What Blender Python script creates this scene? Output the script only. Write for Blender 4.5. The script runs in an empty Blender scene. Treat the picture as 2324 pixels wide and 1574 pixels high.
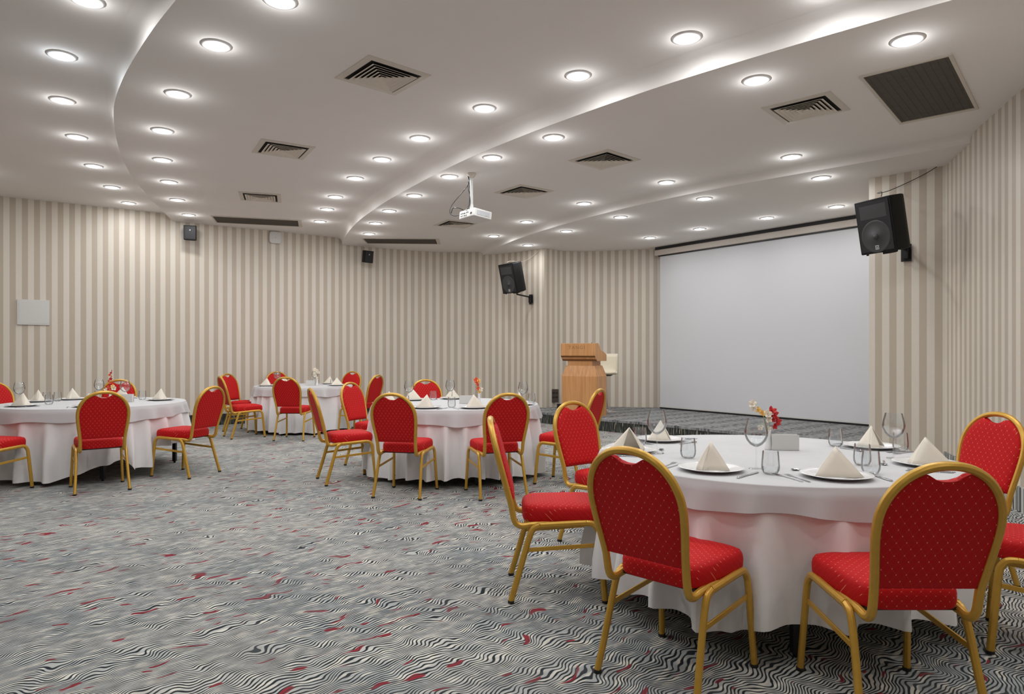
import bpy, bmesh, math, random
from mathutils import Vector, Matrix
PI = math.pi
sc = bpy.context.scene
# ------------------------------------------------------------------ camera, world, exposure
cam_d = bpy.data.cameras.new('camera'); cam = bpy.data.objects.new('camera', cam_d)
sc.collection.objects.link(cam)
cam.location = (0, 0, 1.31); cam.rotation_euler = (PI/2, 0, 0)
cam_d.sensor_width = 36; cam_d.lens = 36*1530/2324; cam_d.shift_y = 13/2324
cam_d.clip_start = 0.05
sc.camera = cam
w = bpy.data.worlds.new('world'); sc.world = w; w.use_nodes = True
w.node_tree.nodes['Background'].inputs[0].default_value = (0.9, 0.95, 1, 1)
w.node_tree.nodes['Background'].inputs[1].default_value = 0.05
sc.view_settings.view_transform = 'Standard'; sc.view_settings.look = 'None'
sc.view_settings.gamma = 1; sc.view_settings.use_curve_mapping = False
sc.view_settings.exposure = 0.3
sc.cycles.diffuse_bounces = 6; sc.cycles.transparent_max_bounces = 24
sc.cycles.use_denoising = True
LAMP_W = 5.4          # watts of every ceiling downlight
HALO_W = 1.05          # the part that spills sideways from its lens over the ceiling

# ------------------------------------------------------------------ helpers
def link(o, parent=None):
    sc.collection.objects.link(o)
    if parent: o.parent = parent
    return o
class MB:
    def __init__(s): s.v = []; s.f = []; s.uv = None
    def box(s, x0, x1, y0, y1, z0, z1, M=None):
        c = [(x0,y0,z0),(x1,y0,z0),(x1,y1,z0),(x0,y1,z0),(x0,y0,z1),(x1,y0,z1),(x1,y1,z1),(x0,y1,z1)]
        if M: c = [tuple(M @ Vector(p)) for p in c]
        n = len(s.v); s.v += c
        s.f += [tuple(n+i for i in q) for q in ((0,3,2,1),(4,5,6,7),(0,1,5,4),(1,2,6,5),(2,3,7,6),(3,0,4,7))]
        return s
    def sweep(s, pts, sec, up=(1,0,0), closed=False, caps=True):
        """sweep the 2D section along pts; section x runs along 'up' made square to the path"""
        P = [Vector(p) for p in pts]; n = len(P); m = len(sec); b = len(s.v)
        U = Vector(up)
        for i in range(n):
            if closed: t = P[(i+1) % n] - P[i-1]
            else: t = P[min(i+1, n-1)] - P[max(i-1, 0)]
            t.normalize()
            u = U - t*U.dot(t)
            if u.length < 1e-4: u = t.orthogonal()
            u.normalize(); v = t.cross(u); U = u
            for a, c in sec: s.v.append(tuple(P[i] + u*a + v*c))
        for i in range(n if closed else n-1):
            for j in range(m):
                a = b+i*m+j; a2 = b+i*m+(j+1) % m; c = b+((i+1) % n)*m+j; c2 = b+((i+1) % n)*m+(j+1) % m
                s.f.append((a, a2, c2, c))
        if caps and not closed:
            s.f.append(tuple(b+j for j in range(m))[::-1]); s.f.append(tuple(b+(n-1)*m+j for j in range(m)))
        return s
    def lathe(s, prof, n=24, M=None, close=True):
        b = len(s.v)
        for r, z in prof:
            for k in range(n):
                a = 2*PI*k/n; p = (r*math.cos(a), r*math.sin(a), z)
                s.v.append(tuple(M @ Vector(p)) if M else p)
        for i in range(len(prof)-1):
            for k in range(n):
                s.f.append((b+i*n+k, b+i*n+(k+1) % n, b+(i+1)*n+(k+1) % n, b+(i+1)*n+k))
        return s
    def prism(s, out, z0, z1, M=None):
        b = len(s.v); n = len(out)
        c = [(x, y, z0) for x, y in out] + [(x, y, z1) for x, y in out]
        if M: c = [tuple(M @ Vector(p)) for p in c]
        s.v += c
        s.f.append(tuple(b+i for i in range(n))[::-1]); s.f.append(tuple(b+n+i for i in range(n)))
        for i in range(n): s.f.append((b+i, b+(i+1) % n, b+n+(i+1) % n, b+n+i))
        return s
    def add(s, v, f):
        b = len(s.v); s.v += [tuple(p) for p in v]; s.f += [tuple(b+i for i in q) for q in f]; return s
    def build(s, name, mat, parent=None, smooth=False, bevel=0, subsurf=0, solid=0, fix=True):
        me = bpy.data.meshes.new(name); me.from_pydata(s.v, [], s.f)
        if fix:
            bm = bmesh.new(); bm.from_mesh(me)
            bmesh.ops.recalc_face_normals(bm, faces=bm.faces[:]); bm.to_mesh(me); bm.free()
        me.materials.append(mat)
        o = link(bpy.data.objects.new(name, me), parent)
        if smooth: me.shade_smooth()
        if solid:
            q = o.modifiers.new('solid', 'SOLIDIFY'); q.thickness = solid; q.offset = 0
        if subsurf:
            q = o.modifiers.new('sub', 'SUBSURF'); q.levels = subsurf; q.render_levels = subsurf
        if bevel:
            q = o.modifiers.new('bevel', 'BEVEL'); q.width = bevel; q.segments = 3; q.limit_method = 'ANGLE'
            q.angle_limit = math.radians(35); me.shade_smooth()
            me.set_sharp_from_angle(angle=math.radians(50))
        elif smooth: me.set_sharp_from_angle(angle=math.radians(55))
        return o
def circ(r, n=12, rx=None, ph=0):
    rx = rx or r
    return [(rx*math.cos(2*PI*k/n+ph), r*math.sin(2*PI*k/n+ph)) for k in range(n)]
def tag(o, label, cat, group=None, kind=None):
    o['label'] = label; o['category'] = cat
    if group: o['group'] = group
    if kind: o['kind'] = kind
    return o
def empty(name, loc=(0, 0, 0), rz=0):
    o = bpy.data.objects.new(name, None); o.empty_display_size = 0.1
    link(o); o.location = loc; o.rotation_euler = (0, 0, rz); return o
def struct(o):
    o['kind'] = 'structure'; return o
def copy_tree(o, parent=None):
    c = o.copy(); sc.collection.objects.link(c); c.parent = parent
    for ch in o.children: copy_tree(ch, c)
    return c
def crom(P, k=6):
    out = []
    for i in range(len(P)-1):
        p0 = Vector(P[max(i-1, 0)]); p1 = Vector(P[i]); p2 = Vector(P[i+1]); p3 = Vector(P[min(i+2, len(P)-1)])
        for j in range(k):
            t = j/k
            out.append(0.5*((2*p1)+(p2-p0)*t+(2*p0-5*p1+4*p2-p3)*t*t+(3*p1-p0-3*p2+p3)*t**3))
    out.append(Vector(P[-1])); return out
def face_rot(fx, fy): return math.atan2(-fx, fy)      # turns local +y onto (fx, fy)

# ------------------------------------------------------------------ materials
class NT:
    def __init__(s, name):
        s.m = bpy.data.materials.new(name); s.m.use_nodes = True; s.t = s.m.node_tree
        s.b = s.t.nodes['Principled BSDF']
    def n(s, k, **kw):
        q = s.t.nodes.new('ShaderNode'+k)
        for a, v in kw.items(): setattr(q, a, v)
        return q
    def set(s, sock, v):
        if hasattr(v, 'is_output') or isinstance(v, bpy.types.NodeSocket): s.t.links.new(v, sock)
        else: sock.default_value = v
    def math(s, op, a, b=None, c=None):
        q = s.n('Math', operation=op); s.set(q.inputs[0], a)
        if b is not None: s.set(q.inputs[1], b)
        if c is not None: s.set(q.inputs[2], c)
        return q.outputs[0]
    def mix(s, f, a, b):
        q = s.n('Mix', data_type='RGBA'); s.set(q.inputs[0], f); s.set(q.inputs[6], a); s.set(q.inputs[7], b)
        return q.outputs[2]
    def ss(s, x, a, b):
        q = s.n('MapRange', interpolation_type='SMOOTHSTEP'); s.set(q.inputs[0], x); s.set(q.inputs[1], a); s.set(q.inputs[2], b)
        return q.outputs[0]
    def noise(s, vec, scale, detail=2, rough=.5, dim='3D'):
        q = s.n('TexNoise', noise_dimensions=dim); s.set(q.inputs['Vector'], vec)
        q.inputs['Scale'].default_value = scale; q.inputs['Detail'].default_value = detail; q.inputs['Roughness'].default_value = rough
        return q.outputs['Fac']
    def xyz(s, vec):
        q = s.n('SeparateXYZ'); s.set(q.inputs[0], vec); return q.outputs
    def comb(s, x, y, z=0.0):
        q = s.n('CombineXYZ'); s.set(q.inputs[0], x); s.set(q.inputs[1], y); s.set(q.inputs[2], z); return q.outputs[0]
    def bump(s, h, strength=.3, dist=.01):
        q = s.n('Bump'); s.set(q.inputs['Height'], h); q.inputs['Strength'].default_value = strength; q.inputs['Distance'].default_value = dist
        s.t.links.new(q.outputs[0], s.b.inputs['Normal'])
    def obj(s): return s.n('TexCoord').outputs['Object']
    def col(s, v): s.set(s.b.inputs['Base Color'], v)
def simple(name, col, rough=.5, metal=0, nscale=0, namp=.06, bump=0, spec=.5):
    t = NT(name); t.b.inputs['Roughness'].default_value = rough; t.b.inputs['Metallic'].default_value = metal
    t.b.inputs['Specular IOR Level'].default_value = spec
    c = (*col, 1)
    if nscale:
        f = t.noise(t.obj(), nscale, 3)
        lo = tuple(v*(1-namp) for v in col)+(1,); hi = tuple(min(1, v*(1+namp)) for v in col)+(1,)
        t.col(t.mix(f, lo, hi))
        if bump: t.bump(f, bump, .004)
    else: t.col(c)
    return t.m
def emis(name, col, s):
    t = NT(name); t.b.inputs['Base Color'].default_value = (*col, 1)
    t.b.inputs['Emission Color'].default_value = (*col, 1); t.b.inputs['Emission Strength'].default_value = s; return t.m
def wallpaper():
    t = NT('striped_wallpaper')
    u = t.xyz(t.n('UVMap').outputs[0])[0]
    p = t.math('FRACT', t.math('DIVIDE', u, .156))
    tri = t.math('ABSOLUTE', t.math('SUBTRACT', p, .5))
    f = t.ss(tri, .235, .265)
    n = t.noise(t.obj(), 90, 2)
    dark = t.mix(n, (.48, .415, .335, 1), (.53, .46, .38, 1))
    light = t.mix(n, (.66, .61, .53, 1), (.72, .67, .59, 1))
    t.col(t.mix(f, light, dark)); t.b.inputs['Roughness'].default_value = .42
    t.b.inputs['Specular IOR Level'].default_value = .35
    t.bump(n, .05, .002); return t.m
def carpet():
    t = NT('wavy_carpet'); o = t.obj(); x, y, z = t.xyz(o)
    al = t.math('MULTIPLY', t.math('ADD', x, y), .7071); ac = t.math('MULTIPLY', t.math('SUBTRACT', y, x), .7071)
    # thin dark pile lines running diagonally through the room, wavy and broken
    n1 = t.noise(t.comb(t.math('MULTIPLY', al, 5.5), t.math('MULTIPLY', ac, 4.0)), 1.0, 1.0, .4)
    n2 = t.noise(t.comb(t.math('MULTIPLY', al, 17.0), t.math('MULTIPLY', ac, 12.0), 5.0), 1.0, 0)
    ph = t.math('ADD', t.math('MULTIPLY', ac, 58.0), t.math('ADD', t.math('MULTIPLY', n1, 12.0), t.math('MULTIPLY', n2, 1.7)))
    s = t.math('ABSOLUTE', t.math('SUBTRACT', t.math('FRACT', ph), .5))
    nw = t.noise(t.comb(t.math('MULTIPLY', al, 14.0), t.math('MULTIPLY', ac, 20.0), 9.0), 1.0, 1)
    thr = t.math('MULTIPLY_ADD', nw, .34, .03)
    line = t.ss(s, t.math('SUBTRACT', thr, .05), t.math('ADD', thr, .06))   # 0 = dark line
    nc = t.noise(o, 1.3, 4, .6)
    cream = t.mix(t.ss(nc, .36, .62), (.36, .385, .385, 1), (.52, .515, .485, 1))
    cream = t.mix(t.ss(t.noise(t.comb(t.math('MULTIPLY', al, 7.0), t.math('MULTIPLY', ac, 30.0), 2.0), 1.0, 1), .52, .62), cream, (.66, .64, .57, 1))
    base = t.mix(line, (.022, .028, .032, 1), cream)
    fl = t.noise(t.comb(t.math('MULTIPLY', al, 7.0), t.math('ADD', t.math('MULTIPLY', ac, 26.0), t.math('MULTIPLY', n1, 5.0)), 3.3), 1.0, 0)
    red = t.math('MULTIPLY', t.ss(fl, .735, .765), t.math('MULTIPLY_ADD', line, .6, .4))
    base = t.mix(red, base, (.28, .022, .034, 1))
    # soft worn stains with their own outline
    st = t.ss(t.noise(t.comb(t.math('MULTIPLY', x, 1.0), t.math('MULTIPLY', y, 1.5), 8.0), 1.9, 6, .7), .46, .70)
    base = t.mix(t.math('MULTIPLY', st, .5), base, (.12, .13, .135, 1))
    br = t.ss(t.noise(t.comb(x, y, 21.0), 1.25, 2, .5), .70, .78)
    base = t.mix(t.math('MULTIPLY', br, .30), base, (.30, .17, .09, 1))
    t.col(base); t.b.inputs['Roughness'].default_value = .95; t.b.inputs['Specular IOR Level'].default_value = .1
    t.bump(t.math('ADD', t.noise(o, 420, 2), t.math('MULTIPLY', line, .6)), .35, .004)
    return t.m
def stage_carpet():
    t = NT('grey_platform_carpet'); o = t.obj(); x, y, z = t.xyz(o)
    al = t.math('ADD', t.math('MULTIPLY', x, .61), t.math('MULTIPLY', y, -.79)); ac = t.math('ADD', t.math('MULTIPLY', x, .79), t.math('MULTIPLY', y, .61))
    band = t.ss(t.math('ABSOLUTE', t.math('SUBTRACT', t.math('FRACT', t.math('DIVIDE', al, .42)), .5)), .2, .3)
    n = t.noise(t.comb(t.math('MULTIPLY', al, 26.0), t.math('MULTIPLY', ac, 12.0)), 1.0, 3, .6)
    c = t.mix(t.ss(n, .35, .65), (.075, .08, .085, 1), (.30, .30, .30, 1))
    c = t.mix(t.math('MULTIPLY', band, .38), c, (.36, .36, .35, 1))
    t.col(c); t.b.inputs['Roughness'].default_value = .95; t.b.inputs['Specular IOR Level'].default_value = .1
    t.bump(t.noise(o, 420, 2), .3, .004); return t.m
def riser_mat():
    t = NT('dark_pile_riser'); x, y, z = t.xyz(t.obj())
    n = t.noise(t.comb(t.math('MULTIPLY', x, 60), t.math('MULTIPLY', y, 60), t.math('MULTIPLY', z, 7)), 1.0, 2)
    n2 = t.noise(t.comb(t.math('MULTIPLY', x, 45), t.math('MULTIPLY', y, 45), t.math('MULTIPLY', z, 5)), 1.0, 1)
    c = t.mix(t.ss(n, .45, .6), (.018, .02, .018, 1), (.075, .08, .07, 1))
    c = t.mix(t.ss(n2, .66, .72), c, (.38, .36, .24, 1))
    t.col(c); t.b.inputs['Roughness'].default_value = .95; return t.m
def chair_fabric():
    t = NT('red_diamond_fabric'); x, y, z = t.xyz(t.obj()); p = .034
    yz = t.math('ADD', y, z)
    u = t.math('FRACT', t.math('DIVIDE', t.math('ADD', x, yz), p))
    v = t.math('FRACT', t.math('DIVIDE', t.math('SUBTRACT', x, yz), p))
    du = t.math('ABSOLUTE', t.math('SUBTRACT', u, .5)); dv = t.math('ABSOLUTE', t.math('SUBTRACT', v, .5))
    line = t.math('MAXIMUM', t.ss(du, .466, .49), t.ss(dv, .466, .49))
    dist = t.math('SQRT', t.math('ADD', t.math('POWER', t.math('SUBTRACT', .5, du), 2.0), t.math('POWER', t.math('SUBTRACT', .5, dv), 2.0)))
    dot = t.math('SUBTRACT', 1.0, t.ss(dist, .06, .095))
    n = t.noise(t.obj(), 300, 2)
    c = t.mix(n, (.42, .0015, .004, 1), (.54, .003, .006, 1))
    c = t.mix(t.math('MULTIPLY', line, .16), c, (.80, .14, .08, 1))
    c = t.mix(t.math('MULTIPLY', dot, .65), c, (.85, .36, .18, 1))
    t.col(c); t.b.inputs['Roughness'].default_value = .7; t.b.inputs['Specular IOR Level'].default_value = .25
    t.bump(t.math('SUBTRACT', n, line), .15, .002); return t.m
def cloth_mat(name, a, b):
    t = NT(name); n = t.noise(t.obj(), 6, 3); t.col(t.mix(n, (*a, 1), (*b, 1)))
    t.b.inputs['Roughness'].default_value = .75; t.b.inputs['Specular IOR Level'].default_value = .25
    t.bump(t.noise(t.obj(), 9, 4, .6), .12, .012); return t.m
def wood():
    t = NT('orange_beech_veneer'); x, y, z = t.xyz(t.obj())
    n = t.noise(t.comb(t.math('MULTIPLY', x, 18), t.math('MULTIPLY', y, 18), t.math('MULTIPLY', z, 1.2)), 1.0, 4, .6)
    t.col(t.mix(t.ss(n, .3, .7), (.52, .24, .085, 1), (.66, .34, .135, 1))); t.b.inputs['Roughness'].default_value = .38
    return t.m
def thin_glass():
    t = NT('clear_thin_glass'); t.t.nodes.remove(t.b)
    tr = t.n('BsdfTransparent'); tr.inputs[0].default_value = (.97, .98, .985, 1)
    gl = t.n('BsdfGlossy'); gl.inputs['Roughness'].default_value = .03; gl.inputs[0].default_value = (1, 1, 1, 1)
    lw = t.n('LayerWeight'); lw.inputs[0].default_value = .18
    f = t.math('MULTIPLY_ADD', lw.outputs['Fresnel'], .8, .05)
    mx = t.n('MixShader'); t.t.links.new(f, mx.inputs[0]); t.t.links.new(tr.outputs[0], mx.inputs[1]); t.t.links.new(gl.outputs[0], mx.inputs[2])
    t.t.links.new(mx.outputs[0], t.t.nodes['Material Output'].inputs[0]); return t.m

M_WALL = wallpaper(); M_CARPET = carpet(); M_RISER = riser_mat(); M_STAGE = stage_carpet(); M_RED = chair_fabric()
M_CEIL = simple('white_ceiling_paint', (.80, .775, .75), .95, 0, 3, .015, 0, .08)
M_GOLD = simple('gold_painted_steel', (.58, .335, .05), .33, .40, 40, .10)
M_DKGOLD = simple('dull_stacking_button', (.16, .10, .05), .5, .3)
M_CAP = simple('black_rubber', (.015, .015, .015), .7)
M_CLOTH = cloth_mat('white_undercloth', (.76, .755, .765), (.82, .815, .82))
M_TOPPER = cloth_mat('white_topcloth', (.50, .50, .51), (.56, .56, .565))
M_NAP = cloth_mat('ivory_napkin', (.68, .63, .54), (.74, .69, .60))
M_PORC = simple('white_porcelain', (.80, .80, .80), .12)
M_STEEL = simple('polished_steel', (.55, .56, .58), .14, 1, 30, .1)
M_GLASS = thin_glass()
M_BLACKM = simple('black_metal', (.012, .012, .013), .45, .2)
M_BLACKP = simple('black_speaker_coating', (.006, .006, .0065), .6, 0, 120, .3, .2, .25)
M_GRILLE = simple('charcoal_speaker_grille', (.020, .020, .022), .5, 0, 200, .3, .2, .3)
M_CONE = simple('grey_speaker_cone', (.040, .040, .043), .45)
M_WOOD = wood()
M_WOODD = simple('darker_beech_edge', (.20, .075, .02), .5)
M_CREAM = simple('aged_cream_metal', (.60, .55, .475), .5, 0, 8, .05)
M_VANE = simple('cream_louvre_blade', (.72, .66, .57), .5)
M_DARKV = simple('duct_shade_black', (.006, .005, .004), .9)
M_FILTER = simple('grey_brown_filter', (.085, .075, .06), .85, 0, 14, .25)
M_WPLAST = simple('white_plastic', (.62, .62, .60), .4)
M_GPLAST = simple('pale_grey_plastic', (.50, .52, .54), .45)
M_SCREEN = simple('matte_projection_fabric', (.64, .65, .68), .8, 0, 2, .01)
M_HOUSE = simple('beige_screen_housing', (.55, .50, .45), .4)
M_BEIGE = simple('cream_leatherette', (.72, .66, .52), .45)
M_CHROME = simple('chrome', (.6, .6, .62), .12, 1)
M_LENS = emis('downlight_lens', (1.0, .985, .96), 9)
M_LENSB = emis('cool_downlight_lens', (.80, .90, 1.0), 7)
M_RING = simple('white_downlight_ring', (.78, .78, .78), .3)
M_WPET = simple('white_petal', (.85, .78, .66), .6, 0, 60, .08)
M_RPET = simple('red_petal', (.55, .02, .02), .55, 0, 60, .2)
M_OPET = simple('orange_red_petal', (.75, .13, .05), .55, 0, 60, .15)
M_YPET = simple('yellow_petal', (.85, .55, .16), .55, 0, 60, .1)
M_STEM = simple('pale_green_stem', (.35, .40, .18), .6)
M_SOCK = simple('dark_brown_socket_panel', (.05, .035, .028), .5)

# ------------------------------------------------------------------ the room
Z0, Z1, Z2, Z3 = 3.74, 3.617, 3.485, 3.41
LEFT_P = [(-8.6, -2.6), (-8.6, 10.04)]
BACK_P = [tuple(p)[:2] for p in crom([(-8.6, 10.04, 0), (-7.95, 10.47, 0), (-6.6, 11.4, 0), (-5.28, 12.28, 0), (-4.4, 12.88, 0), (-3.42, 13.58, 0), (-2.5, 14.17, 0),
          (-1.8, 14.5, 0), (-1.2, 14.6, 0), (-.64, 14.5, 0), (.03, 14.15, 0), (.65, 13.56, 0)], 5)]
STAGE_P = [(.65, 13.56), (1.05, 13.93), (1.45, 14.0), (2.1, 13.86), (3.0, 13.64)]
SCREEN_P = [(3.0, 13.64), (5.62, 10.15)]
SIDE_P = [(5.62, 10.15), (4.31, 8.14)]
PIL_P = [(4.31, 8.14), (4.87, 7.57)]
RIGHT_P = [tuple(p)[:2] for p in crom([(4.87, 7.57, 0), (4.60, 6.78, 0), (4.38, 6.11, 0), (4.21, 5.55, 0), (4.05, 4.7, 0), (3.96, 3.6, 0), (3.92, 2.0, 0), (3.92, -2.6, 0)], 5)]
REAR_P = [(3.92, -2.6), (-8.6, -2.6)]
u_run = [0.0]
def wall(name, pts, off=0.0):
    n = len(pts); mb = MB(); uv = []
    u = u_run[0]; us = [u]
    for i in range(1, n):
        u += math.dist(pts[i], pts[i-1]); us.append(u)
    u_run[0] = u
    cols = []
    for i, (x, y) in enumerate(pts): mb.v += [(x, y, 0), (x, y, 3.9)]
    for i in range(n-1): mb.f.append((2*i, 2*i+2, 2*i+3, 2*i+1))
    o = mb.build(name, M_WALL, smooth=True)
    me = o.data; L = me.uv_layers.new(name='UVMap')
    for lp in me.loops:
        vi = lp.vertex_index; L.data[lp.index].uv = (us[vi//2]+off, me.vertices[vi].co.z)
    return struct(o)
wall('wall_left', LEFT_P)
u_run[0] = 0; wall('wall_back', BACK_P)
u_run[0] = .05; wall('wall_stage', STAGE_P)
wall('wall_screen', SCREEN_P); wall('wall_recess', SIDE_P)
u_run[0] = .05; wall('wall_corner', PIL_P); wall('wall_right', RIGHT_P); wall('wall_rear', REAR_P)
fl = MB().box(-9, 7, -3, 16, -.1, 0).build('floor', M_CARPET); struct(fl)
# plain carpeted upstand at the foot of the walls
def base(name, pts, side, h=.20, z0=0.0):
    mb = MB(); n = len(pts); off = []
    for i in range(n):
        a = Vector(pts[max(i-1, 0)]); b = Vector(pts[min(i+1, n-1)]); t = (b-a).normalized()
        off.append(Vector(pts[i]) + Vector((-t.y, t.x))*side)
    for p, q in zip(pts, off): mb.v += [(p[0], p[1], z0), (q.x, q.y, z0), (q.x, q.y, z0+h), (p[0], p[1], z0+h)]
    for i in range(n-1):
        for k in range(4): mb.f.append((4*i+k, 4*i+(k+1) % 4, 4*i+4+(k+1) % 4, 4*i+4+k))
    return struct(mb.build(name, M_RISER))
base('baseboard_left', LEFT_P, -.02); base('baseboard_back', BACK_P, -.02)
rb = base('baseboard_right', RIGHT_P, -.02); rb.data.materials[0] = M_CARPET
base('baseboard_rear', REAR_P, -.02)

# platform in front of the screen, carpet on top, dark pile on its upright front
ST = [(-.35, 14.34), (-.25, 13.55), (.78, 12.28), (1.50, 11.29), (2.09, 10.73), (2.60, 10.10), (3.22, 9.36), (4.30, 8.16), (5.6, 10.15), (3.0, 13.62), (2.1, 13.84), (1.45, 13.98), (1.05, 13.91), (.66, 13.58), (.03, 14.13)]
stg = empty('stage_platform'); tag(stg, 'low carpeted platform running under the projection screen', 'stage'); stg['kind'] = 'structure'
mb = MB(); mb.prism(ST, .165, .20); mb.build('platform_top', M_STAGE, stg)
mb = MB()
R = ST[1:8]
for x, y in R: mb.v += [(x+.004, y+.004, 0), (x+.004, y+.004, .166), (x+.06, y+.06, .166), (x+.06, y+.06, 0)]
for i in range(len(R)-1):
    for k in range(4): mb.f.append((4*i+k, 4*i+(k+1) % 4, 4*i+4+(k+1) % 4, 4*i+4+k))
mb.build('platform_riser', M_RISER, stg)

# ceiling: one upper field and three lower fields with curved, coved edges
EA = [(4.8, .2), (3.0, .75), (1.5, 1.45), (.2, 2.25), (-.9, 3.12), (-1.72, 3.9), (-2.17, 4.38), (-2.5, 4.74), (-2.86, 5.16), (-3.24, 5.63), (-3.62, 6.15), (-3.90, 6.6), (-4.22, 7.18), (-4.55, 7.84), (-4.9, 8.64), (-5.24, 9.57), (-5.57, 10.57), (-5.93, 11.77), (-6.2, 12.8)]
EB = [(4.8, 2.75), (3.5, 3.58), (2.72, 4.16), (2.33, 4.48), (1.92, 4.84), (1.54, 5.19), (1.22, 5.5), (.94, 5.8), (.58, 6.2), (.14, 6.72), (-.34, 7.34), (-.76, 7.95), (-1.22, 8.69), (-1.70, 9.50), (-2.14, 10.33), (-2.62, 11.33), (-3.06, 12.46), (-3.42, 13.55), (-3.7, 14.6)]
EC = [(5.4, 5.9), (4.6, 6.75), (4.2, 7.15), (3.76, 7.56), (3.32, 7.96), (2.70, 8.55), (2.05, 9.28), (1.40, 10.15), (.80, 11.12), (.30, 12.05), (-.16, 13.1), (-.62, 14.45), (-.8, 15.2)]
mb = MB().box(-9, 7, -3, 16, Z0, Z0+.06); struct(mb.build('ceiling', M_CEIL))
def soffit(name, E, zl, zu):
    C = crom([(x, y, 0) for x, y in E], 5); n = len(C); mb = MB()
    h = zu-zl; prof = [(0, 0), (0, h*.30), (.006, h*.52), (.022, h*.72), (.048, h*.87), (.085, h*.96), (.13, h)]
    for i, p in enumerate(C):
        t = (C[min(i+1, n-1)]-C[max(i-1, 0)]).normalized(); nn = Vector((t.y, -t.x, 0))   # towards the upper field
        for a, z in prof:
            q = p - nn*a
            mb.v.append((q.x, q.y, zl+z+(-.0008 if z == h else 0)))
    m = len(prof)
    for i in range(n-1):
        for k in range(m-1): mb.f.append((i*m+k, (i+1)*m+k, (i+1)*m+k+1, i*m+k+1))
    # flat underside
    a, b = C[0], C[-1]
    ring = [i*m for i in range(n)]
    k = len(mb.v); mb.v += [(b.x, 16, zl), (7, 16, zl), (7, a.y, zl)]
    ring += [k, k+1, k+2]
    bm = bmesh.new(); vs = [bm.verts.new(v) for v in mb.v]
    for f in mb.f: bm.faces.new([vs[i] for i in f])
    fc = bm.faces.new([vs[i] for i in ring]); bmesh.ops.triangulate(bm, faces=[fc])
    bmesh.ops.recalc_face_normals(bm, faces=bm.faces[:])
    me = bpy.data.meshes.new(name); bm.to_mesh(me); bm.free(); me.materials.append(M_CEIL)
    o = link(bpy.data.objects.new(name, me)); me.shade_smooth(); me.set_sharp_from_angle(angle=math.radians(40))
    return struct(o)
soffit('ceiling_middle', EA, Z1, Z0); soffit('ceiling_front', EB, Z2, Z1); soffit('ceiling_stage', EC, Z3, Z2)

# ------------------------------------------------------------------ downlights
def make_downlight():
    r = empty('ceiling_downlight')
    MB().lathe([(.066, -.004), (.070, -.010), (.090, -.012), (.105, -.008), (.108, 0)], 32).build('trim_ring', M_RING, r, smooth=True)
    MB().lathe([(.0001, -.014), (.03, -.0135), (.055, -.010), (.067, -.004), (.067, 0)], 32).build('lens', M_LENS, r, smooth=True)
    return r
L0 = [(-2.93, 4.65), (-3.68, 5.51), (-4.33, 6.49), (-4.9, 7.59), (-5.44, 8.77), (-5.87, 9.89), (-6.22, 10.94)]
L1A = [(-1.52, 4.42), (-2.22, 5.06), (-2.98, 6.01), (-3.63, 7.0), (-4.18, 8.06), (-4.63, 9.1), (-5.05, 10.17), (-5.41, 11.28)]
L1B = [(1.28, 4.94), (.55, 5.61), (-.26, 6.36), (-.99, 7.25), (-1.55, 8.04), (-2.07, 8.91), (-2.61, 9.97), (-2.97, 10.83), (-3.37, 11.84)]
L2A = [(2.75, 4.69), (1.95, 5.38), (.42, 6.81), (-.22, 7.51), (-.77, 8.32), (-1.35, 9.32), (-1.88, 10.33), (-2.29, 11.32), (-2.61, 12.32)]
L2B = [(3.1, 7.48), (1.97, 8.6), (1.05, 9.82), (.24, 11.2), (-.34, 12.56)]
L3A = [(3.71, 8.09), (2.62, 9.18), (1.68, 10.43), (.94, 11.64), (.31, 13.17)]
L3B = [(4.66, 9.68), (3.97, 10.5), (3.18, 11.43), (2.52, 12.31)]
rows = [(L0, Z0, 'upper ceiling field at the far left'), (L1A, Z1, 'left row of the middle ceiling field'), (L1B, Z1, 'right row of the middle ceiling field'),
        (L2A, Z2, 'left row of the ceiling field with the projector'), (L2B, Z2, 'right row of the ceiling field with the projector'),
        (L3A, Z3, 'curved row of the lowest ceiling field'), (L3B, Z3, 'row right above the projection screen')]
ordn = ['nearest', 'second nearest', 'third nearest', 'fourth nearest', 'fifth nearest', 'sixth nearest', 'seventh nearest', 'eighth nearest', 'farthest']
proto = make_downlight()
def lamp_light(parent, x, y, z, cool=False):
    ld = bpy.data.lights.new('lamp', 'AREA'); ld.shape = 'DISK'; ld.size = .13; ld.energy = LAMP_W
    ld.color = (.985, .99, 1.0) if not cool else (.85, .93, 1)
    lo = bpy.data.objects.new('lamp_light', ld); link(lo, parent); lo.location = (0, 0, -.018)
    hd = bpy.data.lights.new('halo', 'POINT'); hd.energy = HALO_W; hd.shadow_soft_size = 0; hd.color = ld.color
    ho = bpy.data.objects.new('lens_spill', hd); link(ho, parent); ho.location = (0, 0, -.085)
first = True
for pts, z, where in rows:
    for i, (x, y) in enumerate(pts):
        if first: o = proto; first = False
        else: o = copy_tree(proto) 
        o.location = (x, y, z)
        last = i == len(pts)-1
        pos = 'farthest' if last else ordn[i]
        cool = (pts is L0 and i == 1)
        tag(o, ('%s%s white downlight in the %s' % ('bluish ' if cool else '', pos, where)), 'ceiling light', 'recessed downlights')
        o['_cool'] = cool
downs = [o for o in sc.collection.objects if o.name.startswith('ceiling_downlight')]
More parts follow.
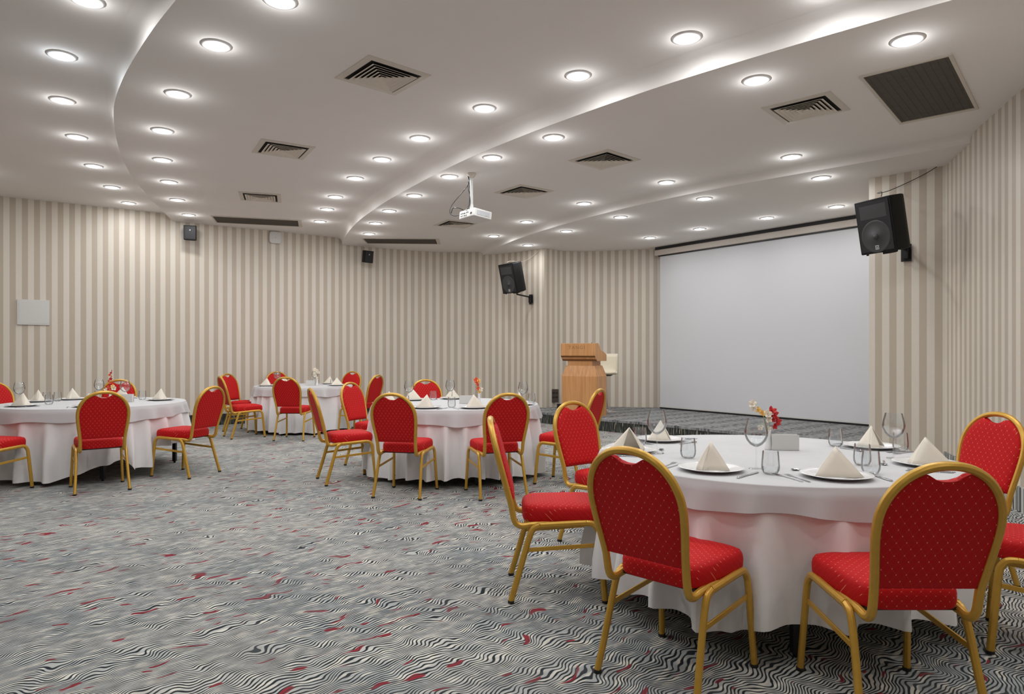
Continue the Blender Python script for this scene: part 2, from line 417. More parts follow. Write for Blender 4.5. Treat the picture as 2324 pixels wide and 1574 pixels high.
# added downlights outside the view; they light the near table and unseen room
for x, y, z in [(-2.25, 3.75, Z0), (-1.5, 3.0, Z0), (-.5, 2.2, Z0), (.8, 1.4, Z0), (-3.4, 3.2, Z0), (-5.6, 4.6, Z0), (-6.4, 7.0, Z0), (-7.2, 9.0, Z0), (-4.8, 2.2, Z0), (-6.5, .6, Z0), (-3.2, .4, Z0), (-1.0, -.4, Z0), (1.6, -.8, Z0), (3.0, -.2, Z0),
                (-.75, 3.8, Z1), (.05, 3.2, Z1), (1.0, 2.6, Z1), (2.1, 2.0, Z1), (3.2, 1.5, Z1), (2.0, 4.3, Z1), (2.8, 3.7, Z1), (3.6, 3.2, Z1)]:
    o = copy_tree(proto); o.location = (x, y, z); o['_cool'] = False
    tag(o, 'unseen white downlight added outside the view to light the room', 'ceiling light', 'added downlights outside the view'); downs.append(o)
for o in downs:
    c = o['_cool']; del o['_cool']
    lamp_light(o, 0, 0, 0, c)
    if c:
        for ch in o.children:
            if ch.name.startswith('lens') and ch.type == 'MESH':
                ch.data = ch.data.copy(); ch.data.materials[0] = M_LENSB

# ------------------------------------------------------------------ air vents and return grilles
def sqring(mb, a0, z0, a1, z1, th=.0015):
    for s0, s1 in ((a0, a1),):
        v = []
        for a, z in ((s0, z0), (s1, z1)):
            v += [(-a, -a, z), (a, -a, z), (a, a, z), (-a, a, z)]
        mb.add(v, [(k, (k+1) % 4, 4+(k+1) % 4, 4+k) for k in range(4)])
def make_vent():
    r = empty('ceiling_vent'); H = .29
    mb = MB(); sqring(mb, H, 0, H, -.006); sqring(mb, H, -.006, .235, -.010); sqring(mb, .235, -.010, .235, 0)
    mb.build('frame', M_CREAM, r, fix=False)
    MB().box(-.234, .234, -.234, .234, -.0015, -.0005).build('duct_shade_sheet', M_DARKV, r)  # flat black sheet stands in for the shade inside the duct
    a = .205
    for k in range(5):
        mb = MB(); sqring(mb, a-.033, -.003, a, -.022); sqring(mb, a, -.022, a+.003, -.022)
        mb.build('louvre', M_VANE, r, solid=.0015, fix=False); a -= .036
    MB().add([(-.028, -.028, -.018), (.028, -.028, -.018), (.028, .028, -.018), (-.028, .028, -.018), (0, 0, -.006)], [(0, 1, 2, 3), (0, 4, 1), (1, 4, 2), (2, 4, 3), (3, 4, 0)]).build('core', M_CREAM, r)
    return r
v0 = make_vent()
vents = [(-1.08, 5.63, Z1, 41, 'large square cream air vent nearest in the middle ceiling field'),
         (-2.60, 7.66, Z1, 31, 'square cream air vent second of three along the left ceiling'),
         (-3.73, 10.0, Z1, 18, 'square cream air vent near the back wall by the long dark grille'),
         (1.04, 7.61, Z2, 43, 'square cream air vent right of the projector above the lectern side'),
         (.16, 9.11, Z2, 38, 'square cream air vent just right of the projector pole'),
         (-.95, 11.4, Z2, 30, 'square cream air vent seen just below the projector body'),
         (2.62, 6.01, Z2, 48, 'square cream air vent beside the large grey return grille')]
for i, (x, y, z, a, lb) in enumerate(vents):
    o = v0 if i == 0 else copy_tree(v0)
    o.location = (x, y, z); o.rotation_euler.z = math.radians(a); tag(o, lb, 'air vent', 'square ceiling vents')
def grille(x, y, z, a, label, gap=False):
    r = empty('return_air_grille', (x, y, z), math.radians(a)); tag(r, label, 'air grille', 'return air grilles')
    LX, LY = .73, .31
    mb = MB(); mb.box(-LX, LX, -LY, -LY+.025, -.012, 0); mb.box(-LX, LX, LY-.025, LY, -.012, 0)
    mb.box(-LX, -LX+.025, -LY+.025, LY-.025, -.012, 0); mb.box(LX-.05, LX, -LY+.025, LY-.025, -.012, 0)
    mb.build('frame', M_CREAM, r)
    MB().box(-LX+.025, LX-.05, -LY+.025, LY-.025, -.006, -.001).build('filter_panel', M_FILTER, r)
    mb = MB()
    for k in range(11):
        t = -LY+.05+k*.052; mb.box(-LX+.03, LX-.06, t, t+.004, -.008, -.006)
    mb.build('filter_bars', M_FILTER, r)
    MB().box(LX-.062, LX-.05, -LY+.03, LY-.03, -.0125, -.006).build('edge_strip', M_CREAM, r)
    return r
grille(3.44, 5.65, Z2, 49, 'large grey brown return grille at the upper right of the ceiling')
grille(-4.45, 11.83, Z1, 16, 'long dark return grille above the left speaker and white box')
grille(-2.14, 13.12, Z2, 3, 'long dark return grille at the back beside the small tilted speaker')

# ------------------------------------------------------------------ projection screen
S0 = Vector((2.93, 13.44, 0)); S1 = Vector((5.42, 10.12, 0)); sd = (S1-S0).normalized(); sn = Vector((sd.y, -sd.x, 0))  # sn points behind
if sn.y < 0: sn = -sn
ps = empty('projection_screen', tuple((S0+S1)/2 + Vector((0, 0, .20))), math.atan2(sd.y, sd.x))
tag(ps, 'large white pull-down projection screen filling the recess behind the platform', 'screen')
hw = (S1-S0).length/2
MB().box(-hw+.03, hw-.03, -.002, .002, .03, 3.02).build('screen_fabric', M_SCREEN, ps)
MB().box(-hw+.03, hw-.03, -.012, .012, .0, .03).build('weight_bar', M_BLACKM, ps)
MB().box(-hw+.02, hw-.02, -.005, -.002, .03, .055).build('bottom_hem', M_WPLAST, ps)
MB().box(-hw-.06, hw+.05, -.07, .07, 3.04, 3.15).build('housing', M_HOUSE, ps, bevel=.012)
MB().box(-hw, hw, -.03, .03, 3.02, 3.04).build('slot', M_BLACKM, ps)
MB().box(-hw-.06, hw+.05, -.05, .09, 3.15, 3.205).build('ceiling_slot_strip', M_BLACKM, ps)  # black strip filling the slot between housing and ceiling

# ------------------------------------------------------------------ chairs
def flute(w, d, n=24):
    """oval tube section with shallow grooves along it"""
    out = []
    for k in range(n):
        a = 2*PI*k/n; r = 1.0
        if k % 3 == 0: r = .88
        out.append((w*math.cos(a)*r, d*math.sin(a)*r))
    return out
def hoop_y(z): return -.238 - .265*max(0, z-.46)
def hoop_pts():
    P = []
    half = [(.178, .05, .405), (.178, -.08, .402), (.178, -.150, .398), (.178, -.19, .392), (.178, -.222, .405), (.179, -.238, .44)]
    for z, x in ((.50, .180), (.56, .186), (.62, .194), (.68, .201), (.73, .204)): half.append((x, hoop_y(z), z))
    for k in range(1, 10):
        a = PI/2*k/10; half.append((.204*math.cos(a)**.92, hoop_y(.74+.205*math.sin(a)), .74+.205*math.sin(a)))
    P = half + [(0, hoop_y(.945), .945)] + [(-x, y, z) for x, y, z in half[::-1]]
    return [tuple(p) for p in crom(P, 2)]
def hw_at(z):
    T = [(.46, .18), (.50, .180), (.56, .186), (.62, .194), (.68, .201), (.74, .204)]
    if z >= .74: return .204*math.sqrt(max(0, 1-((z-.74)/.205)**2))
    for (a, b), (c, d) in zip(T, T[1:]):
        if z <= c: return b+(d-b)*max(0, (z-a))/(c-a)
    return .204
def make_chair():
    r = empty('banquet_chair')
    MB().sweep(hoop_pts(), flute(.0165, .015), up=(0, 1, 0)).build('back_frame', M_GOLD, r, smooth=True)
    # backrest pad: fills the hoop, with a dipped hand slot at the top
    mb = MB(); nz, nx = 26, 27; zt = .934
    fr = []; bk = []
    for i in range(nz):
        z = .510 + (zt-.510)*i/(nz-1)
        for j in range(nx):
            s = -1+2*j/(nx-1)
            xw = hw_at(z)-.008 if z < .74 else .196*math.sqrt(max(0.02, 1-((z-.74)/.199)**2))
            x = s*xw
            dip = .040*(1-(abs(x)/.078)**2.6) if abs(x) < .078 else 0
            zz = min(z, .932-dip) if dip else z
            edge = (1-abs(s)**6)*(1-abs(2*(i/(nz-1))-1)**10)
            fr.append((x, hoop_y(zz)+.004+.026*edge**.5, zz)); bk.append((x, hoop_y(zz)-.007*edge-.003, zz))
    mb.v = fr+bk; N = nz*nx
    for i in range(nz-1):
        for j in range(nx-1):
            a = i*nx+j; mb.f += [(a, a+1, a+nx+1, a+nx), (N+a, N+a+nx, N+a+nx+1, N+a+1)]
    for i in range(nz-1):
        for j in (0, nx-1): a = i*nx+j; mb.f.append((a, a+nx, N+a+nx, N+a))
    for j in range(nx-1):
        for i in (0, nz-1): a = i*nx+j; mb.f.append((a, a+1, N+a+1, N+a))
    mb.build('backrest', M_RED, r, smooth=True)
    # seat cushion
    mb = MB(); nr = 40
    def outline(sc_, z):
        o = []
        for k in range(nr):
            a = 2*PI*k/nr; c, s_ = math.cos(a), math.sin(a); e = .36
            x = math.copysign(abs(c)**e, c); y = math.copysign(abs(s_)**e, s_)
            wx = (.193+.018*y)*sc_[0]; o.append((x*wx, .022+y*.212*sc_[1], z))
        return o
    lv = [((.90, .90), .408), ((.975, .975), .412), ((1, 1), .428), ((1.005, 1.005), .458), ((.99, .99), .478), ((.955, .955), .491), ((.86, .86), .500), ((.6, .6), .508), ((.25, .25), .511)]
    for s_, z in lv: mb.v += outline(s_, z)
    for i in range(len(lv)-1):
        for k in range(nr): mb.f.append((i*nr+k, i*nr+(k+1) % nr, (i+1)*nr+(k+1) % nr, (i+1)*nr+k))
    mb.f.append(tuple(range(nr))[::-1]); mb.f.append(tuple((len(lv)-1)*nr+k for k in range(nr)))
    mb.build('seat', M_RED, r, smooth=True)
    MB().box(-.17, .17, -.15, .20, .398, .409).build('seat_pan', M_BLACKM, r)
    sec = flute(.013, .0165)
    for s in (-1, 1):
        A = [tuple(p) for p in crom([(s*.222, -.250, .012), (s*.214, -.215, .13), (s*.207, -.172, .28), (s*.204, -.148, .355), (s*.203, -.128, .388), (s*.203, -.098, .402)], 4)]
        B = [(s*.203, -.098, .402), (s*.203, .03, .409), (s*.203, .145, .415)]
        C = [tuple(p) for p in crom([(s*.203, .145, .415), (s*.203, .180, .410), (s*.204, .203, .385), (s*.206, .214, .345), (s*.213, .230, .17), (s*.220, .243, .012)], 4)]
        for nm, P in (('leg', A), ('side_rail', B), ('leg', C)):
            o = MB().sweep(P, sec, up=(s, 0, 0)).build(nm, M_GOLD, r, smooth=True)
            if nm == 'leg':
                f = P[0] if P is A else P[-1]
                MB().lathe([(.0001, 0), (.0155, 0), (.017, .004), (.017, .014), (.0001, .014)], 14, Matrix.Translation((f[0], f[1], 0))).build('foot_cap', M_CAP, o, smooth=True)
                if P is C:
                    for zb in (.12, .25):
                        yb = .243-(zb-.012)*.09
                        MB().lathe([(.0001, 0), (.006, 0), (.005, .006), (.0001, .007)], 10, Matrix.Translation((f[0]-s*.018-s*(zb*.02-.006), yb, zb)) @ Matrix.Rotation(-s*PI/2, 4, 'Y')).build('stacking_button', M_DKGOLD, o, smooth=True)
        MB().sweep([(s*.205, -.178, .272), (s*.2055, .212, .300)], [(-.004, -.011), (.004, -.011), (.004, .011), (-.004, .011)], up=(1, 0, 0)).build('stretcher', M_GOLD, r, bevel=.002)
    return r
CH = [  # x, y, facing, label, group
 (.684, 2.79, .69, .72, 'large red banquet chair, back turned, at the left front of the near table', 'n'),
 (1.41, 2.54, 0, 1, 'large red banquet chair, back turned, at the lower right of the near table', 'n'),
 (.245, 3.75, 1, 0, 'red banquet chair seen exactly from the side, left of the near table', 'n'),
 (.66, 4.63, .62, -.79, 'red banquet chair at the far left of the near table, front showing', 'n'),
 (2.53, 3.93, -.98, -.20, 'red banquet chair at the far right of the near table by the striped wall', 'n'),
 (2.41, 2.98, -.82, .57, 'red banquet chair cut off by the right edge, seat and leg showing', 'n'),
 (-.985, 6.28, .204, .979, 'red banquet chair, back turned, at the left front of the centre table', 'c'),
 (-.152, 6.27, -.33, .945, 'red banquet chair, back turned, at the right front of the centre table', 'c'),
 (-1.70, 6.93, .89, .45, 'red banquet chair in side view at the left of the centre table', 'c'),
 (-1.62, 7.94, .90, -.43, 'red banquet chair, front showing, between the centre table and the far table', 'c'),
 (-1.03, 8.62, .33, -.94, 'red banquet chair behind the centre table with only its rounded top showing', 'c'),
 (.546, 6.81, -.88, .47, 'red banquet chair turned sideways at the right end of the centre table', 'c'),
 (-3.98, 6.51, -.60, .80, 'red banquet chair with its back to the viewer at the left table', 'l'),
 (-3.52, 7.275, -.956, .293, 'red banquet chair on the right side of the left table facing left', 'l'),
 (-4.93, 6.36, .25, .97, 'red banquet chair cut off by the left edge, only seat and front leg showing', 'l'),
 (-5.10, 8.62, .33, -.94, 'red banquet chair behind the left table next to the tall red flower', 'l'),
 (-6.00, 8.05, .90, -.43, 'red banquet chair at the far left edge beyond the left table', 'l'),
 (-3.30, 10.24, .05, .995, 'red banquet chair with its back to the viewer in front of the far table', 'f'),
 (-4.17, 10.51, .80, .60, 'nearer of two red banquet chairs at the left of the far table', 'f'),
 (-4.50, 11.35, .95, -.30, 'farther of two red banquet chairs at the left of the far table', 'f'),
 (-4.25, 12.44, .55, -.83, 'red banquet chair behind the far table on its left, behind a wine glass', 'f'),
 (-3.16, 12.50, -.35, -.94, 'red banquet chair behind the far table on its right by the wall', 'f'),
 (-2.50, 11.00, -.90, .35, 'dark red banquet chair back at the right end of the far table', 'f'),
]
GR = {'n': 'chairs around the near table', 'c': 'chairs around the centre table', 'l': 'chairs around the left table', 'f': 'chairs around the far table'}
ch0 = make_chair()
for i, (x, y, fx, fy, lb, g) in enumerate(CH):
    o = ch0 if i == 0 else copy_tree(ch0)
    o.location = (x, y, 0); o.rotation_euler.z = face_rot(fx, fy); tag(o, lb, 'chair', GR[g])

# ------------------------------------------------------------------ tables and cloths
def make_table(R, legs0):
    r = empty('round_table')
    MB().lathe([(.0001, .722), (R-.004, .722), (R, .726), (R, .742), (R-.004, .746), (.0001, .746)], 64).build('tabletop', M_WOODD, r, smooth=True)
    for k in range(4):
        a = math.radians(legs0+90*k); x, y = (R-.10)*math.cos(a), (R-.10)*math.sin(a)
        l = MB().box(x-.02, x+.02, y-.02, y+.02, .018, .722).build('leg', M_BLACKM, r, bevel=.002)
        MB().lathe([(.0001, 0), (.011, 0), (.013, .004), (.013, .018), (.0001, .018)], 12, Matrix.Translation((x, y, 0))).build('levelling_foot', M_BLACKM, l)
    return r
def cloth(name, mat, R, ztop, hem, nf, amp, seed, flare, x, y, reach=.48):
    rnd = random.Random(seed); n = 256
    ph = [rnd.uniform(0, 2*PI) for _ in range(8)]
    def fold(a):
        # irregular deep folds: crests at uneven spacing
        w = a + .16*math.sin(2*a+ph[3]) + .10*math.sin(3*a+ph[4]) + .05*math.sin(5*a+ph[5])
        s = math.sin(nf*w+ph[0]); s2 = math.sin(nf*.5*w*1.0+ph[1])
        q = (.5+.5*s)**2.2
        return q*(.84+.16*s2)
    mb = MB(); b = 0
    rings = [(0.15, 0), (.45, 0), (.75, 0), (.93, 0), (.975, 0)]
    mb.v.append((0, 0, ztop))
    for f, _ in rings:
        for k in range(n):
            a = 2*PI*k/n; mb.v.append((f*R*math.cos(a), f*R*math.sin(a), ztop))
    T = [0, .012, .03, .06, .11, .18, .28, .40, .55, .70, .85, 1.0]
    for ti, t in enumerate(T):
        for k in range(n):
            a = 2*PI*k/n; h = ztop-hem(math.degrees(a), ph); d = t*h
            bend = min(1, d/.03)
            rr = R - .004*(1-bend) + .012*bend + flare*max(0, d-.02)
            am = amp*min(1, max(0, d-.02)/reach)**1.05
            rr += am*(fold(a)-.25)
            zz = ztop - .0015 - max(0, d-.004*(1-bend))
            if ti == 0: zz = ztop-.0012
            mb.v.append((rr*math.cos(a), rr*math.sin(a), zz))
    nr = len(rings)+len(T)
    for k in range(n): mb.f.append((0, 1+k, 1+(k+1) % n))
    for i in range(nr-1):
        for k in range(n):
            p = 1+i*n; mb.f.append((p+k, p+n+k, p+n+(k+1) % n, p+(k+1) % n))
    o = mb.build(name, mat, smooth=True); o.location = (x, y, 0)
    o.data.set_sharp_from_angle(angle=math.radians(80))
    return o
def interp(T):
    def f(deg, ph):
        d = (deg+180) % 360-180
        for (a, b), (c, e) in zip(T, T[1:]):
            if a <= d <= c: return b+(e-b)*(d-a)/(c-a)
        return T[0][1]
    return f
def hemw(base_, amp, m):
    return lambda deg, ph: base_ + amp*math.sin(m*math.radians(deg)+ph[2]) + amp*.5*math.sin((m*2+3)*math.radians(deg)+ph[6])
TABLES = [
 # name, x, y, R, leg angle, undercloth hem, seed, folds
 ('near table at the right', 1.39, 3.69, .90, -102, interp([(-180, .15), (-140, .16), (-120, .10), (-112, .17), (-90, .19), (-60, .185), (0, .15), (180, .15)]), 5, 25),
 ('centre table', -.62, 7.42, .90, 20, hemw(.075, .02, 3), 11, 27),
 ('left table', -4.68, 7.55, .92, -53, interp([(-180, .06), (-100, .05), (-80, .04), (-55, .17), (-42, .22), (-38, .11), (-24, .11), (-21, .31), (20, .30), (60, .20), (180, .06)]), 23, 23),
 ('far table by the back wall', -3.55, 11.5, .80, 40, hemw(.05, .015, 3), 31, 24),
]
for i, (nm, x, y, R, la, hem, seed, nf) in enumerate(TABLES):
    t = make_table(R, la); t.location = (x, y, 0)
    tag(t, 'round table with black legs under the cloths, '+nm, 'table', 'round banquet tables')
    c = cloth('undercloth', M_CLOTH, R, .7485, hem, nf, .135, seed, .035, x, y)
    tag(c, 'long folded white undercloth on the '+nm, 'tablecloth', 'white undercloths')
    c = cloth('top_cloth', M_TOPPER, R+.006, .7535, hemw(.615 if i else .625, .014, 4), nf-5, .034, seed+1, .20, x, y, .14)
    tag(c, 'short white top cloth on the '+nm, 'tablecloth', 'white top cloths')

# ------------------------------------------------------------------ tableware
TZ = .7545
def make_plate():
    o = MB().lathe([(.0001, .004), (.085, .004), (.095, .006), (.125, .014), (.150, .019), (.152, .0175), (.125, .010), (.098, .001), (.09, 0), (.0001, .001)], 48).build('dinner_plate', M_PORC, smooth=True)
    return o
def make_napkin(kind):
    """pyramid-folded napkin standing on its open edges"""
    mb = MB(); H = .128
    def tri(A, B, C, n=6, bul=.006):
        A, B, C = Vector(A), Vector(B), Vector(C); nrm = (B-A).cross(C-A).normalized()
        idx = {}; b = len(mb.v)
        for i in range(n+1):
            for j in range(n+1-i):
                u, v = i/n, j/n; w_ = 1-u-v
                p = A*w_+B*u+C*v + nrm*bul*27*u*v*w_
                idx[i, j] = len(mb.v); mb.v.append(tuple(p))
        for i in range(n):
            for j in range(n-i):
                mb.f.append((idx[i, j], idx[i+1, j], idx[i, j+1]))
                if i+j < n-1: mb.f.append((idx[i+1, j], idx[i+1, j+1], idx[i, j+1]))
    if kind == 0:      # broad face with a crease beside it
        A = (0, .0, H)
        tri(A, (-.060, -.062, 0), (.088, -.035, 0)); tri(A, (-.060, -.062, 0), (-.070, .050, 0), bul=-.006)
        tri(A, (.088, -.035, 0), (.060, .055, 0), bul=.004)
        tri((0, 0, H-.004), (-.052, -.058, 0), (-.030, -.075, 0), bul=.002); tri((0, .002, H-.006), (-.030, -.075, 0), (-.005, -.052, 0), bul=.002)
    elif kind == 1:    # flat wide triangle
        A = (0, .01, H)
        tri(A, (-.105, -.045, 0), (.10, -.050, 0), bul=.008); tri(A, (.10, -.050, 0), (.055, .055, 0), bul=.004); tri(A, (-.105, -.045, 0), (-.06, .055, 0), bul=-.004)
        tri((.002, .006, H-.003), (.094, -.047, 0), (.080, .01, 0), bul=.002)
    else:              # ridge in the middle, two wings
        A = (0, .0, H-.008)
        tri(A, (-.095, .005, 0), (-.005, -.078, 0), bul=.006); tri(A, (.012, -.074, 0), (.092, .012, 0), bul=.006)
        tri(A, (.092, .012, 0), (.05, .06, 0), bul=.003); tri(A, (-.095, .005, 0), (-.05, .06, 0), bul=-.003)
    return mb.build('folded_napkin', M_NAP, smooth=True, solid=.003, fix=False)
def make_wine():
    r = empty('wine_glass')
    MB().lathe([(.0001, .003), (.012, .003), (.034, .0012), (.036, .0005), (.034, 0), (.0001, 0)], 28).build('foot', M_GLASS, r, smooth=True)
    MB().lathe([(.008, .003), (.0045, .012), (.0038, .04), (.0038, .09), (.006, .105)], 14).build('stem', M_GLASS, r, smooth=True)
    MB().lathe([(.0001, .104), (.010, .106), (.028, .116), (.044, .135), (.0535, .160), (.0545, .178), (.051, .200), (.045, .222), (.0415, .237), (.0405, .237), (.044, .222), (.050, .200), (.0533, .178), (.0523, .160), (.043, .137), (.027, .119), (.010, .110), (.0001, .109)], 32).build('bowl', M_GLASS, r, smooth=True)
    return r
def make_tumbler():
    return MB().lathe([(.0001, 0), (.024, 0), (.033, .006), (.040, .022), (.041, .040), (.038, .080), (.0355, .105), (.0345, .105), (.037, .080), (.0395, .040), (.038, .022), (.031, .010), (.0001, .008)], 32).build('water_tumbler', M_GLASS, smooth=True)
def outline_sym(half): return [(x, y) for x, y in half] + [(-x, y) for x, y in half[::-1]]
def bent(o, k=.004):   # slight lift of the tips so cutlery is not paper flat
    for v in o.data.vertices:
        v.co.z += k*(v.co.y/.1)**2
    return o
def make_fork():
    r = empty('dinner_fork')
    h = outline_sym([(.0035, -.095), (.0055, -.09), (.0058, -.07), (.0035, -.02), (.0028, .03), (.0065, .045), (.0105, .055), (.0115, .065)])
    MB().prism(h, 0, .0022).build('handle', M_STEEL, r, bevel=.0005)
    for k in range(4):
        x = -.0098+.0065*k
        MB().prism([(x-.0012, .064), (x+.0012, .064), (x+.0009, .097), (x, .1), (x-.0009, .097)], .0004, .0022).build('tine', M_STEEL, r)
    return r
def make_knife():
    r = empty('dinner_knife')
    MB().prism(outline_sym([(.004, -.11), (.0065, -.105), (.0065, -.06), (.005, -.01)]), 0, .006).build('handle', M_STEEL, r, bevel=.002)
    MB().prism([(-.005, -.01), (.005, -.01), (.0085, .02), (.0095, .07), (.006, .10), (-.003, .112), (-.005, .108)], .002, .0035).build('blade', M_STEEL, r)
    return r
def make_spoon():
    r = empty('dessert_spoon')
    MB().prism(outline_sym([(.003, -.08), (.005, -.075), (.005, -.055), (.0028, .0), (.0028, .042)]), .0005, .0025).build('handle', M_STEEL, r, bevel=.0005)
    MB().lathe([(.0001, 0), (.007, .0008), (.013, .003), (.016, .0055), (.0155, .006), (.012, .0038), (.006, .0018), (.0001, .001)], 20, Matrix.Translation((0, .062, 0)) @ Matrix.Diagonal((1, 1.45, 1, 1))).build('bowl', M_STEEL, r, smooth=True)
    return r
P_PL = make_plate(); P_NP = [make_napkin(k) for k in range(3)]; P_WG = make_wine(); P_TU = make_tumbler()
P_FO = make_fork(); P_KN = make_knife(); P_SP = make_spoon()
protos = [P_PL, *P_NP, P_WG, P_TU, P_FO, P_KN, P_SP]; used = set()
def put(p, x, y, z, rz, label, cat, group):
    if p.name in used: o = copy_tree(p)
    else: used.add(p.name); o = p
    o.location = (x, y, z); o.rotation_euler.z = rz; return tag(o, label, cat, group)
# places: table, angle seen from its centre, radius, napkin kind, extra napkin turn, where, wine, tumbler
def places(tx, ty, tname, short, L):
    for (deg, rad, kind, turn, where, wn, tm) in L:
        a = math.radians(deg); c, s = math.cos(a), math.sin(a)
        px, py = tx+rad*c, ty+rad*s
        rz = face_rot(-c, -s)            # place faces the table centre
        X = Vector((math.cos(rz), math.sin(rz))); Y = Vector((-math.sin(rz), math.cos(rz)))
        def at(dx, dy): v = Vector((px, py))+X*dx+Y*dy; return v.x, v.y
        put(P_PL, px, py, TZ, rz, 'round white plate %s of the %s' % (where, short), 'plate', 'dinner plates on the '+tname)
        put(P_NP[kind], px, py, TZ+.0085, rz+math.radians(turn), 'ivory peaked napkin on the plate %s of the %s' % (where, short), 'napkin', 'folded napkins on the '+tname)
        x, y = at(-.185, -.01); put(P_FO, x, y, TZ, rz+.04, 'steel fork left of the plate %s of the %s' % (where, short), 'fork', 'forks on the '+tname)
        x, y = at(.185, -.01); put(P_KN, x, y, TZ, rz-.03, 'steel knife right of the plate %s of the %s' % (where, short), 'knife', 'knives on the '+tname)
        if short == 'near table':
            x, y = at(-.222, .0); put(P_FO, x, y, TZ, rz+.16, 'outer steel fork at the plate %s of the %s' % (where, short), 'fork', 'forks on the '+tname)
            x, y = at(-.03, .185); put(P_SP, x, y, TZ, rz+PI/2, 'steel dessert spoon above the plate %s of the %s' % (where, short), 'spoon', 'spoons on the '+tname)
        if wn:
            if wn is True: x, y = at(.13, .23)
            else: x, y = wn
            put(P_WG, x, y, TZ, rz, 'wine glass beside the plate %s of the %s' % (where, short), 'wine glass', 'wine glasses on the '+tname)
        if tm:
            if tm is True: x, y = at(.20, .17)
            else: x, y = tm
            put(P_TU, x, y, TZ, rz, 'clear water tumbler beside the plate %s of the %s' % (where, short), 'glass', 'water tumblers on the '+tname)
places(1.39, 3.69, 'near table at the right', 'near table', [
  (228, .67, 0, 20, 'at the left front', (1.17, 3.23), (1.185, 3.09)),
  (275, .68, 1, -12, 'at the right front', None, (1.65, 3.10)),
  (172, .74, 1, -78, 'at the far left end', None, (.93, 3.56)),
  (128, .73, 2, 178, 'at the back left', (.80, 3.72), (.775, 4.08)),
  (20, .76, 2, 120, 'at the back right', (2.01, 3.55), (2.19, 3.80)),
  (332, .75, 1, -58, 'at the right end', None, (1.73, 3.33))])
put(P_TU, 1.92, 4.0, TZ, 0, 'clear tumbler standing alone at the far edge of the near table', 'glass', 'water tumblers on the near table at the right')
places(-.62, 7.42, 'centre table', 'centre table', [
  (250, .70, 1, -14, 'at the front left', None, True), (290, .70, 1, 10, 'at the front right', None, None),
  (342, .74, 1, 30, 'at the right end', (.12, 7.30), (.22, 7.5)), (98, .72, 2, 170, 'at the back', (-.72, 7.85), (-.93, 7.95)),
  (139, .72, 1, 150, 'at the back left', (-1.16, 7.6), None), (190, .72, 1, 80, 'at the left end', None, True)])
places(-4.68, 7.55, 'left table', 'left table', [
  (33, .66, 1, 200, 'at the right rear', None, True), (-62, .68, 1, 0, 'behind the front chair back', None, None),
  (-127, .68, 1, 20, 'at the left front', (-5.30, 7.25), (-4.98, 7.25)), (172, .70, 0, 60, 'at the left end', None, (-5.35, 7.75)),
  (140, .70, 0, 160, 'at the left rear', (-4.9, 8.0), True), (97, .70, 1, 170, 'at the rear middle', (-4.42, 7.7), True)])
places(-3.55, 11.5, 'far table', 'far table', [
  (252, .58, 1, 10, 'at the front', None, None), (205, .60, 1, 50, 'at the left end', (-4.02, 11.55), None),
  (140, .60, 2, 160, 'at the back left', (-3.45, 11.8), None), (60, .60, 1, 190, 'at the back right', None, True), (350, .60, 1, -60, 'at the right end', None, True)])

# ------------------------------------------------------------------ napkin holders and flowers
def holder(x, y, rz, label):
    r = empty('napkin_holder', (x, y, TZ), rz); tag(r, label, 'napkin holder', 'white table holders')
    MB().box(-.075, .075, -.022, .022, 0, .006).build('base', M_WPLAST, r, bevel=.002)
    MB().box(-.075, .075, -.022, -.018, .006, .088).build('side_plate', M_WPLAST, r, bevel=.001)
    MB().box(-.075, .075, .018, .022, .006, .088).build('side_plate', M_WPLAST, r, bevel=.001)
    MB().box(-.07, .07, -.012, .012, .006, .080).build('paper_napkins', M_PORC, r)
holder(1.56, 3.86, -.12, 'white rectangular holder on the near table beside the vase')
holder(-.50, 7.36, .05, 'white rectangular holder on the centre table left of the flower')
holder(-3.42, 11.45, .05, 'white rectangular holder on the far table beside the cream flower')
holder(-4.36, 7.62, .1, 'white rectangular holder on the left table behind the front chair')
def petal(mb, M, L, W, cup=.25):
    n = 5; v = []
    for i in range(n+1):
        t = i/n; w_ = W*math.sin(PI*min(1, t*.92+.04))**.7
        for s in (-1, -.4, .4, 1):
            v.append(M @ Vector((s*w_, t*L, cup*L*t*t - abs(s)*w_*.25)))
    f = [(4*i+j, 4*i+j+1, 4*i+5+j, 4*i+4+j) for i in range(n) for j in range(3)]
    mb.add(v, f)
def blossom(parent, p, d, size, mat, rnd, n=5):
    d = Vector(d).normalized(); q = d.to_track_quat('Z', 'Y').to_matrix().to_4x4()
    mb = MB(); T = Matrix.Translation(p) @ q
    for k in range(n):
        petal(mb, T @ Matrix.Rotation(2*PI*k/n+rnd.uniform(-.2, .2), 4, 'Z') @ Matrix.Rotation(rnd.uniform(.1, .5), 4, 'X'), size, size*.42)
    for k in range(2):
        petal(mb, T @ Matrix.Rotation(PI*k+.5, 4, 'Z') @ Matrix.Rotation(.95, 4, 'X'), size*.5, size*.2)
    mb.build('blossom', mat, parent, smooth=True, solid=.0008, fix=False)
def vase(x, y, label, stems, blooms, seed):
    rnd = random.Random(seed)
    r = empty('flower_vase', (x, y, TZ)); tag(r, label, 'flower vase', 'vases with artificial flowers')
    MB().lathe([(.0001, 0), (.020, 0), (.022, .004), (.017, .03), (.013, .07), (.014, .10), (.018, .112), (.0165, .112), (.012, .10), (.011, .07), (.0001, .02)], 24).build('vase', M_PORC, r, smooth=True)
    for s in stems:
        MB().sweep([tuple(p) for p in crom(s, 5)], circ(.0018, 6)).build('stem', M_STEM, r, smooth=True)
    for (p, d, size, mat) in blooms: blossom(r, p, d, size, mat, rnd)
